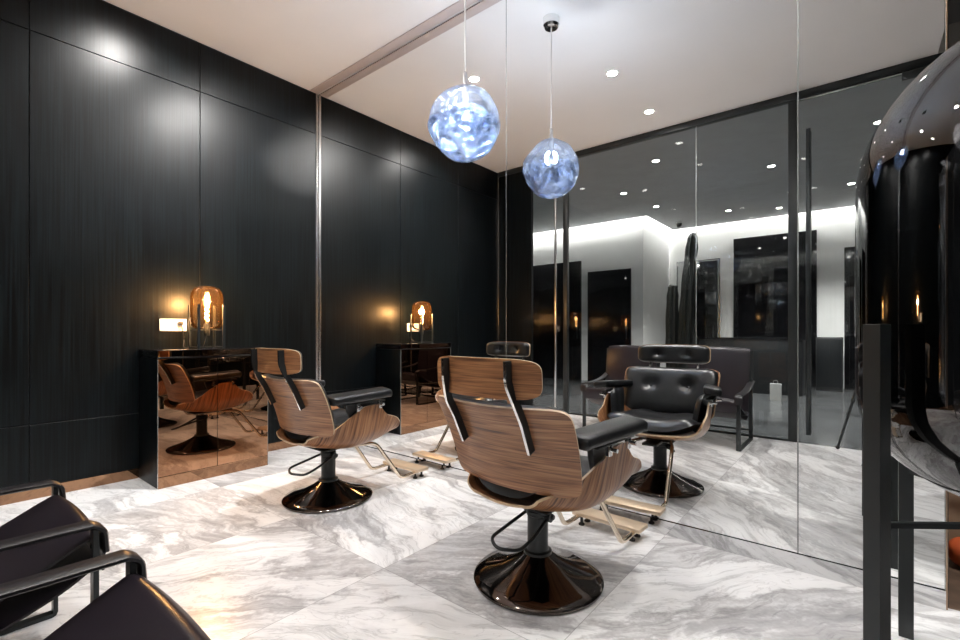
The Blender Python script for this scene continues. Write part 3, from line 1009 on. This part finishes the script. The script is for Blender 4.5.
# ================================================================== sling armchairs
def make_armchair(label):
    t = thing('lounge_armchair', label, 'armchair', group='black sling armchairs')
    hw = 0.322
    # side frames
    for s in (-1, 1):
        bm = bmesh.new()
        x = s * (hw - 0.015)
        pr = rect(0.038, 0.014)
        path = round_path([(x, -0.325, 0.90), (x, -0.255, 0.36), (x, -0.29, 0.008), (x, 0.335, 0.008), (x, 0.335, 0.506)], 0.012, 2)
        add_sweep(bm, path, rect(0.014, 0.038), up=Vector((1, 0, 0)))
        finish('side_frame', bm, 'dark_steel', t)
    for y, z, r in ((0.335, 0.447, 0.011), (-0.262, 0.262, 0.011), (-0.325, 0.905, 0.011), (-0.27, 0.10, 0.009)):
        tube('cross_bar', [(-hw + 0.02, y, z), (hw - 0.02, y, z)], r, 'dark_steel', t, n=10)
    # sling: seat and back in one hide each
    def sheet(name, path, half, sag, th=0.006):
        P = smooth_path(path, 6)
        bm = bmesh.new()
        n = len(P); nu = 12
        A, B = [], []
        for i, p in enumerate(P):
            tg = (P[min(n - 1, i + 1)] - P[max(0, i - 1)]).normalized()
            nn = Vector((1, 0, 0)).cross(tg)
            f = math.sin(PI * i / (n - 1))
            ra, rb = [], []
            for k in range(nu + 1):
                a = -1 + 2 * k / nu
                d = sag * f * (1 - a * a)
                q = p + Vector((a * half, 0, 0)) - nn * d
                ra.append(bm.verts.new(q)); rb.append(bm.verts.new(q - nn * th))
            A.append(ra); B.append(rb)
        for i in range(n - 1):
            for k in range(nu):
                bm.faces.new((A[i][k], A[i][k + 1], A[i + 1][k + 1], A[i + 1][k]))
                bm.faces.new((B[i][k], B[i + 1][k], B[i + 1][k + 1], B[i][k + 1]))
        for i in range(n - 1):
            for k in (0, nu):
                bm.faces.new((A[i][k], A[i + 1][k], B[i + 1][k], B[i][k]))
        for k in range(nu):
            for i in (0, n - 1):
                bm.faces.new((A[i][k], A[i][k + 1], B[i][k + 1], B[i][k]))
        return finish(name, bm, 'sling_leather', t, angle=50)
    sheet('seat_sling', [(0, 0.355, 0.36), (0, 0.357, 0.43), (0, 0.338, 0.462), (0, 0.30, 0.450), (0, 0.10, 0.345), (0, -0.10, 0.272), (0, -0.20, 0.258), (0, -0.245, 0.277)], 0.296, 0.020)
    sheet('back_sling', [(0, -0.228, 0.29), (0, -0.238, 0.46), (0, -0.270, 0.70), (0, -0.305, 0.88), (0, -0.325, 0.921), (0, -0.342, 0.89), (0, -0.335, 0.80)], 0.296, 0.018)
    sheet('under_sling', [(0, 0.352, 0.41), (0, 0.335, 0.375), (0, 0.24, 0.318), (0, 0.06, 0.255), (0, -0.12, 0.222), (0, -0.235, 0.245)], 0.296, 0.006)
    # arm straps
    for s in (-1, 1):
        x = s * (hw - 0.012)
        path = round_path(smooth_path([(x, -0.305, 0.60), (x, -0.15, 0.552), (x, 0.05, 0.525), (x, 0.25, 0.520), (x, 0.325, 0.519)], 5) + [Vector((x, 0.356, 0.50)), Vector((x, 0.361, 0.43))], 0.02, 3)
        bm = bmesh.new()
        add_sweep(bm, path, [(-0.033, -0.006), (-0.026, -0.011), (0.026, -0.011), (0.033, -0.006), (0.033, 0.001), (0.026, 0.005), (-0.026, 0.005), (-0.033, 0.001)])
        finish('arm_strap', bm, 'strap_leather', t, angle=50)
    return t


ac = make_armchair('dark leather sling armchair at the near left corner, closer to the camera')
ac.location = (3.04, 0.435, 0)
copy_tree(ac, 'dark leather sling armchair by the left edge, farther from the camera', (2.10, 0.425, 0), 0)

# ================================================================== console cabinet, lamp, socket
t = thing('console_cabinet', 'black console cabinet with bronze mirror front against the black wood wall', 'cabinet', (0.0, 1.89, 0))
box_obj('cabinet_body', (0.003, -0.39, 0.0), (0.412, 0.39, 0.912), 'black_wood', t, 0.002)
box_obj('table_top', (0.003, -0.392, 0.916), (0.420, 0.392, 0.972), 'black_gloss', t, 0.003)
box_obj('top_edge_panel', (0.4205, -0.388, 0.924), (0.4235, 0.388, 0.966), 'bronze', t)
for y0, y1 in ((-0.388, -0.002), (0.002, 0.388)):
    d = box_obj('door', (0.413, y0, 0.083), (0.420, y1, 0.908), 'bronze', t)
box_obj('plinth_panel', (0.413, -0.388, 0.001), (0.420, 0.388, 0.080), 'bronze', t)
for y in (-0.3905, 0.3885):
    box_obj('corner_edge', (0.413, y, 0.001), (0.422, y + 0.002, 0.910), 'pane_edge', t)

tl = thing('table_lamp', 'amber glass table lamp in a black four-post stand on the console cabinet', 'lamp', (0.30, 1.86, 0.9725), 0.0)
R = 0.112
lathe('glass_shade', [(0.03, 0.150), (0.080, 0.156), (0.104, 0.176), (R, 0.205), (R, 0.400), (0.106, 0.430), (0.088, 0.460), (0.055, 0.478), (0.0, 0.484)], 'amber', tl, n=48, angle=60)
bm = bmesh.new()
q = 0.125
for k in range(4):
    a = k * PI / 2 + PI / 4
    c = Vector((q * math.cos(a), q * math.sin(a), 0))
    add_box(bm, c + Vector((-0.008, -0.008, 0.0)), c + Vector((0.008, 0.008, 0.335)), 0.001, 1)
    e = Vector((q * math.cos(a + PI / 2), q * math.sin(a + PI / 2), 0))
    add_sweep(bm, [c + Vector((0, 0, 0.012)), e + Vector((0, 0, 0.012))], rect(0.008, 0.008))
for k in range(2):
    a = k * PI / 2 + PI / 4
    d = Vector((q * math.cos(a), q * math.sin(a), 0))
    add_sweep(bm, [d + Vector((0, 0, 0.143)), -d + Vector((0, 0, 0.143))], rect(0.008, 0.008))
finish('stand', bm, 'frame_black', tl)
lathe('lamp_holder', [(0, 0.10), (0.018, 0.10), (0.022, 0.12), (0.022, 0.185), (0.016, 0.195), (0, 0.195)], 'dark_plastic', tl, n=20)
bulb = lathe('bulb', [(0.012, 0.195), (0.020, 0.215), (0.026, 0.30), (0.026, 0.40), (0.018, 0.43), (0.0, 0.437)], 'amber', tl, n=24)
bm = bmesh.new()
add_sweep(bm, [Vector((0.010 * math.cos(k * 0.9), 0.010 * math.sin(k * 0.9), 0.215 + k * 0.0047)) for k in range(44)], circ(0.0062, 6))
finish('filament', bm, 'filament', bulb)
tube('power_cord', smooth_path([(-0.02, 0.0, 0.10), (-0.02, -0.02, 0.02), (-0.09, -0.08, 0.006), (-0.20, -0.09, 0.008), (-0.262, -0.07, 0.06), (-0.258, -0.08, 0.14), (-0.262, -0.088, 0.190)], 6), 0.003, 'dark_plastic', tl, n=8)
point('amber_light', (0, 0, 0.36), AMBER_W, tl, 0.03, (1.0, 0.60, 0.27))

ws = thing('wall_socket', 'white double wall socket plate on the black wood wall left of the amber lamp', 'socket', (0.0, 1.725, 1.155))
box_obj('plate', (0.0005, -0.094, -0.048), (0.009, 0.094, 0.048), 'white_plastic', ws, 0.004)
for cy in (-0.046, 0.046):
    bm = bmesh.new()
    add_box(bm, (0.0088, cy - 0.020, 0.014), (0.0094, cy - 0.006, 0.018)); add_box(bm, (0.0088, cy + 0.006, 0.014), (0.0094, cy + 0.020, 0.018))
    for sgn in (-1, 1):
        add_box(bm, (0.0088, cy + sgn * 0.008 - 0.0016, -0.024), (0.0094, cy + sgn * 0.008 + 0.0016, -0.012), rot=Matrix.Rotation(sgn * 0.5, 3, 'X'))
    add_box(bm, (0.0088, cy - 0.0016, -0.010), (0.0094, cy + 0.0016, 0.001))
    finish('slot', bm, 'dark_plastic', ws)
bm = bmesh.new()
add_box(bm, (0.0096, 0.030, 0.000), (0.036, 0.064, 0.030), 0.005)
o = finish('plug', bm, 'dark_plastic', ws)

# ================================================================== pendant
PX, PY, PZ = 2.39, 2.50, 2.335
pd = thing('pendant_lamp', 'blue and white swirled glass globe pendant lamp hanging from the ceiling before the mirror', 'pendant lamp', (PX, PY, PZ))
def blob(R, amp, seed, seg=72, rings=48):
    bm = bmesh.new()
    bmesh.ops.create_uvsphere(bm, u_segments=seg, v_segments=rings, radius=1.0)
    for v in bm.verts:
        d = v.co.normalized()
        n = noise.noise(d * 1.3 + Vector((seed, 0, 0))) * amp + noise.noise(d * 3.1 + Vector((0, seed, 0))) * amp * 0.35
        r = R * (1 + n)
        z = d.z
        tap = 1.0 - 0.20 * max(0, -z) ** 1.3 - 0.03 * max(0, z)
        k = max(0, -z) ** 2 * 0.07
        v.co = Vector((d.x * tap + k * 0.8, d.y * tap + k * 0.3, d.z * 1.03)) * r
    return bm
finish('glass_globe', blob(0.215, 0.07, 3.3), 'swirl', pd, angle=80)
inner = blob(0.178, 0.22, 9.1)
for v in inner.verts: v.co.z = v.co.z * 0.78 - 0.035
finish('inner_glass', inner, 'foil', pd, angle=80)
bm = bmesh.new(); bmesh.ops.create_uvsphere(bm, u_segments=24, v_segments=16, radius=0.026)
for v in bm.verts: v.co = Vector((v.co.x, v.co.y, v.co.z * 1.3 + 0.06))
finish('bulb', bm, 'bulb', pd)
lathe('socket', [(0, 0.08), (0.020, 0.08), (0.020, 0.21), (0.013, 0.225), (0.011, 0.31), (0.004, 0.32), (0, 0.32)], 'steel', pd, n=24)
tube('cord', [(0, 0, 0.315), (0, 0, H - PZ - 0.03)], 0.0045, 'white_plastic', pd, n=8)
lathe('ceiling_canopy', [(0, H - PZ - 0.075), (0.050, H - PZ - 0.072), (0.062, H - PZ - 0.055), (0.062, H - PZ - 0.0005), (0, H - PZ - 0.0005)], 'chrome', pd, n=36)
point('pendant_light', (0, 0, 0.09), PEND_W, pd, 0.05, (0.90, 0.95, 1.0))

# ================================================================== tall lamp at the right
C = Vector((4.647, 2.291, 0))
fl = thing('floor_lamp', 'tall floor lamp with big smoked glass capsule in a black post stand at the right', 'floor lamp', C)
Rg = 0.442
prof = [(0.0, 0.612)]
for k in range(1, 13):
    a = k / 12 * PI / 2
    prof.append((Rg * math.sin(a) ** 0.9, 0.612 + 0.305 * (1 - math.cos(a))))
prof.append((Rg, 1.22))
for k in range(0, 15):
    a = k / 14 * PI / 2
    prof.append((Rg * math.cos(a), 1.516 + 0.44 * math.sin(a)))
prof[-1] = (0.0, prof[-1][1])
lathe('glass_shade', prof, 'smoke', fl, n=96, angle=80)
ANG = math.radians(217.3)
def postpos(k, q=0.497):
    a = ANG - k * PI / 2
    return Vector((q * math.cos(a), q * math.sin(a), 0))
for k in range(4):
    p = postpos(k)
    bm = bmesh.new()
    rot = Matrix.Rotation(ANG + (0.35 if k % 2 == 0 else 0.9), 3, 'Z')
    add_box(bm, p + Vector((-0.0205, -0.0205, 0.0)), p + Vector((0.0205, 0.0205, 1.12)), 0.001, 1, rot=rot)
    finish('post', bm, 'frame_black', fl)
bm = bmesh.new()
for k in range(2):
    d = postpos(k)
    add_sweep(bm, [d + Vector((0, 0, 0.600)), -d + Vector((0, 0, 0.600))], rect(0.014, 0.014))
finish('cross_bar', bm, 'frame_black', fl)
lathe('lamp_holder', [(0, 0.628), (0.03, 0.628), (0.03, 0.78), (0.022, 0.80), (0, 0.80)], 'dark_plastic', fl, n=24)

# ================================================================== ceiling downlights
def downlight(x, y, label, power, lens='lens', group='salon downlights', cat='downlight', r=0.042, ang=115, aim=None, soft=0.035):
    t = thing('ceiling_downlight', label, cat, (x, y, H), group=group)
    bm = bmesh.new()
    add_lathe(bm, [(r, -0.001), (r + 0.003, -0.006), (r + 0.014, -0.004), (r + 0.014, -0.0005)], 32)
    finish('trim_ring', bm, 'trim_white', t)
    bm = bmesh.new()
    add_lathe(bm, [(0, -0.003), (r, -0.003), (r, -0.0008), (0, -0.0008)], 24)
    finish('lens', bm, lens, t)
    if power > 0:
        o = spot('spot', (0, 0, -0.03), power, t, angle=ang, blend=0.75, r=soft)
        if aim: o.rotation_euler = Vector(aim).to_track_quat('-Z', 'Y').to_euler()
    return t

SAL = [(2.44, 1.49, 'round ceiling downlight in the salon, the bright one right of the pendant reflection'),
       (2.44, 0.52, 'round ceiling downlight in the salon nearest the glass wall'),
       (1.39, 2.22, 'round ceiling downlight behind the pendant cord, casting the starry glare'),
       (0.63, 1.46, 'round ceiling downlight near the black wood wall')]
for x, y, lb in SAL:
    if x < 1.0: downlight(x, y, lb, SPOT_W * 1.4, aim=(-0.55, 0.0, -1.0), ang=110, soft=0.07)      # swivelled wall washers
    elif x < 2.0: downlight(x, y, lb, SPOT_W * 4.6, aim=(-0.72, 0.10, -1.0), ang=106, soft=0.08)
    else: downlight(x, y, lb, SPOT_W)
for x, y, lb in ((3.62, 2.15, 'added unseen fill downlight over the barber chair nearest the camera'), (4.25, 2.7, 'added unseen fill downlight by the mirror, over the tall floor lamp')):
    downlight(x, y, lb, SPOT_W)  # two extra downlights, out of view, added only to light the salon

tt = downlight(4.78, 3.30, 'added unseen fill downlight over the dark wood floor past the mirror end', SPOT_W * 2.2)  # added out of view to brighten the bag and pouch
tt.location.z = 3.32

HALL = [(3.22, -2.26), (4.38, -1.39), (2.0, -1.0), (1.05, -2.2), (0.0, -1.2), (2.2, -4.6), (3.3, -3.9), (3.0, -5.0), (4.1, -4.0), (-1.6, -2.6), (5.2, -2.6), (1.2, -3.4)]
for i, (x, y) in enumerate(HALL):
    downlight(x, y, 'small round ceiling downlight in the hall beyond the glass wall', HALL_W if i % 2 == 0 else 0, 'hall_lens', 'hall downlights', r=0.045)

# ================================================================== things in the hall
cp = thing('potted_cactus', 'tall two-stem dark cactus in a charcoal pot in the hall beyond the glass wall', 'cactus', (2.36, -1.0, 0))
lathe('pot', [(0, 0), (0.20, 0), (0.25, 0.40), (0.26, 0.42), (0.23, 0.42), (0.22, 0.37), (0, 0.37)], 'pot', cp, n=36)
lathe('soil', [(0, 0.371), (0.218, 0.371), (0.218, 0.385), (0, 0.392)], 'soil', cp, n=24)
def stem(path, radii):
    bm = bmesh.new()
    P = smooth_path(path, 8)
    n = len(P); seg = 40
    rings = []
    for i, p in enumerate(P):
        f = i / (n - 1) * (len(radii) - 1)
        k = min(int(f), len(radii) - 2)
        r = radii[k] + (radii[k + 1] - radii[k]) * (f - k)
        r *= 1 + 0.05 * math.sin(i * 1.1)
        ring = []
        for s in range(seg):
            a = 2 * PI * s / seg
            rr = r * (1 + 0.13 * math.cos(a * 8))
            ring.append(bm.verts.new(p + Vector((rr * math.cos(a), rr * math.sin(a), 0))))
        rings.append(ring)
    for r0, r1 in zip(rings, rings[1:]):
        for s in range(seg): bm.faces.new((r0[s], r0[(s + 1) % seg], r1[(s + 1) % seg], r1[s]))
    bm.faces.new(rings[0][::-1]); bm.faces.new(rings[-1])
    return finish('stem', bm, 'cactus', cp, angle=60)
stem([(0.0, 0, 0.375), (0.02, 0, 0.9), (0.06, 0, 1.6), (0.11, 0, 2.2), (0.125, 0, 2.38), (0.127, 0, 2.42)], [0.09, 0.09, 0.082, 0.07, 0.048, 0.01])
stem([(-0.13, 0.02, 0.375), (-0.14, 0.02, 0.9), (-0.13, 0.02, 1.5), (-0.125, 0.02, 1.72), (-0.125, 0.02, 1.75)], [0.07, 0.075, 0.072, 0.055, 0.01])

t = thing('reception_counter', 'long black counter in the hall beyond the glass wall', 'counter', (2.7, -4.3, 0))
box_obj('counter_body', (-0.9, -0.28, 0.0), (0.75, 0.28, 0.96), 'black_paint', t, 0.004)
box_obj('counter_top', (-0.94, -0.31, 0.961), (0.79, 0.31, 1.0), 'black_gloss', t, 0.004)
t = thing('side_cabinet', 'small charcoal cabinet standing at the white hall wall', 'cabinet', (3.76, -5.4, 0))
box_obj('cabinet_body', (-0.2, -0.2, 0.0), (0.2, 0.2, 1.0), 'pot', t, 0.006)
box_obj('door', (-0.19, 0.201, 0.03), (0.19, 0.216, 0.97), 'black_paint', t, 0.003)
t = thing('paper_bag', 'small pale paper bag on the hall floor before the black counter', 'bag', (3.16, -3.2, 0))
bm = bmesh.new()
vs = add_box(bm, (-0.075, -0.045, 0.0), (0.075, 0.045, 0.27))
finish('bag_body', bm, 'grey_paper', t, smooth=False)
tube('bag_handle', smooth_path([(-0.03, 0.02, 0.266), (-0.025, 0.02, 0.32), (0.025, 0.02, 0.32), (0.03, 0.02, 0.266)], 6), 0.003, 'grey_paper', t, n=8)
t = thing('ceiling_camera', 'tiny black security camera on the hall ceiling above the cactus', 'security camera', (1.15, -5.0, H))
lathe('mount', [(0, -0.03), (0.05, -0.03), (0.05, -0.0005), (0, -0.0005)], 'white_plastic', t, n=24)
lathe('dome', [(0, -0.11), (0.04, -0.095), (0.06, -0.06), (0.06, -0.0305), (0, -0.0305)], 'dark_plastic', t, n=24)

# ================================================================== beyond the mirror end, and the photographer's tripod
bm = bmesh.new()
add_box(bm, (-0.15, -0.09, 0.0), (0.15, 0.09, 0.40))
bmesh.ops.subdivide_edges(bm, edges=bm.edges[:], cuts=10, use_grid_fill=True)
for v in bm.verts:
    n = noise.noise_vector(v.co * 9.0)
    v.co += n * 0.018 * min(1, v.co.z * 8)
t = thing('paper_bag', 'crumpled tan paper bag on the dark wood floor past the mirror end', 'bag', (4.70, 3.86, 0))
finish('bag_body', bm, 'paper', t, angle=18)
for s in (-0.06, 0.06):
    tube('bag_handle', smooth_path([(-0.07, s, 0.39), (-0.06, s, 0.50), (0.06, s, 0.50), (0.07, s, 0.39)], 6), 0.004, 'paper', t, n=8)
bm = bmesh.new(); bmesh.ops.create_uvsphere(bm, u_segments=32, v_segments=20, radius=0.085)
for v in bm.verts:
    v.co += noise.noise_vector(v.co * 14) * 0.008
    v.co.z = max(v.co.z * 0.85, -0.068) + 0.068
t = thing('drawstring_pouch', 'orange red cloth pouch on the dark wood floor in front of the tan bag', 'pouch', (4.615, 3.53, 0))
finish('pouch_body', bm, 'orange', t, angle=70)
lathe('gathered_neck', [(0.02, 0.128), (0.018, 0.145), (0.03, 0.17), (0.0, 0.165)], 'orange', t, n=16)

tp = thing('camera_tripod', 'black tripod with a camera standing before the glass wall', 'tripod', (4.275, 0.325, 0))
for fx, fy in ((4.05, 0.08), (4.62, 0.22), (4.24, 0.70)):
    a = Vector((0, 0, 0.93)); b = Vector((fx - 4.275, fy - 0.325, 0.012))
    d = (b - a)
    bm = bmesh.new()
    add_sweep(bm, [a + d * 0.03, a + d * 0.5], circ(0.015, 10)); add_sweep(bm, [a + d * 0.48, a + d * 0.98], circ(0.011, 10))
    lg = finish('leg', bm, 'dark_steel', tp)
    bm = bmesh.new(); bmesh.ops.create_uvsphere(bm, u_segments=12, v_segments=8, radius=0.018)
    for v in bm.verts: v.co = v.co + b + Vector((0, 0, 0.006))
    finish('rubber_foot', bm, 'rubber', lg)
lathe('tripod_head', [(0, 0.89), (0.035, 0.89), (0.035, 0.95), (0.02, 0.96), (0.02, 1.02), (0.04, 1.025), (0.04, 1.035), (0, 1.035)], 'dark_plastic', tp, n=24)
rot = Matrix.Rotation(YAW, 3, 'Z')
bm = bmesh.new()
add_box(bm, (-0.07, -0.035, 1.036), (0.07, 0.03, 1.145), 0.012, 3, rot=rot)
add_box(bm, (-0.03, -0.03, 1.14), (0.03, 0.025, 1.175), 0.010, 3, rot=rot)
cb = finish('camera_body', bm, 'dark_plastic', tp)
bm = bmesh.new()
add_sweep(bm, [rot @ Vector((0, 0.028, 1.095)), rot @ Vector((0, 0.062, 1.095))], circ(0.032, 24), up=Vector((0, 0, 1)))
finish('lens', bm, 'dark_plastic', cb)
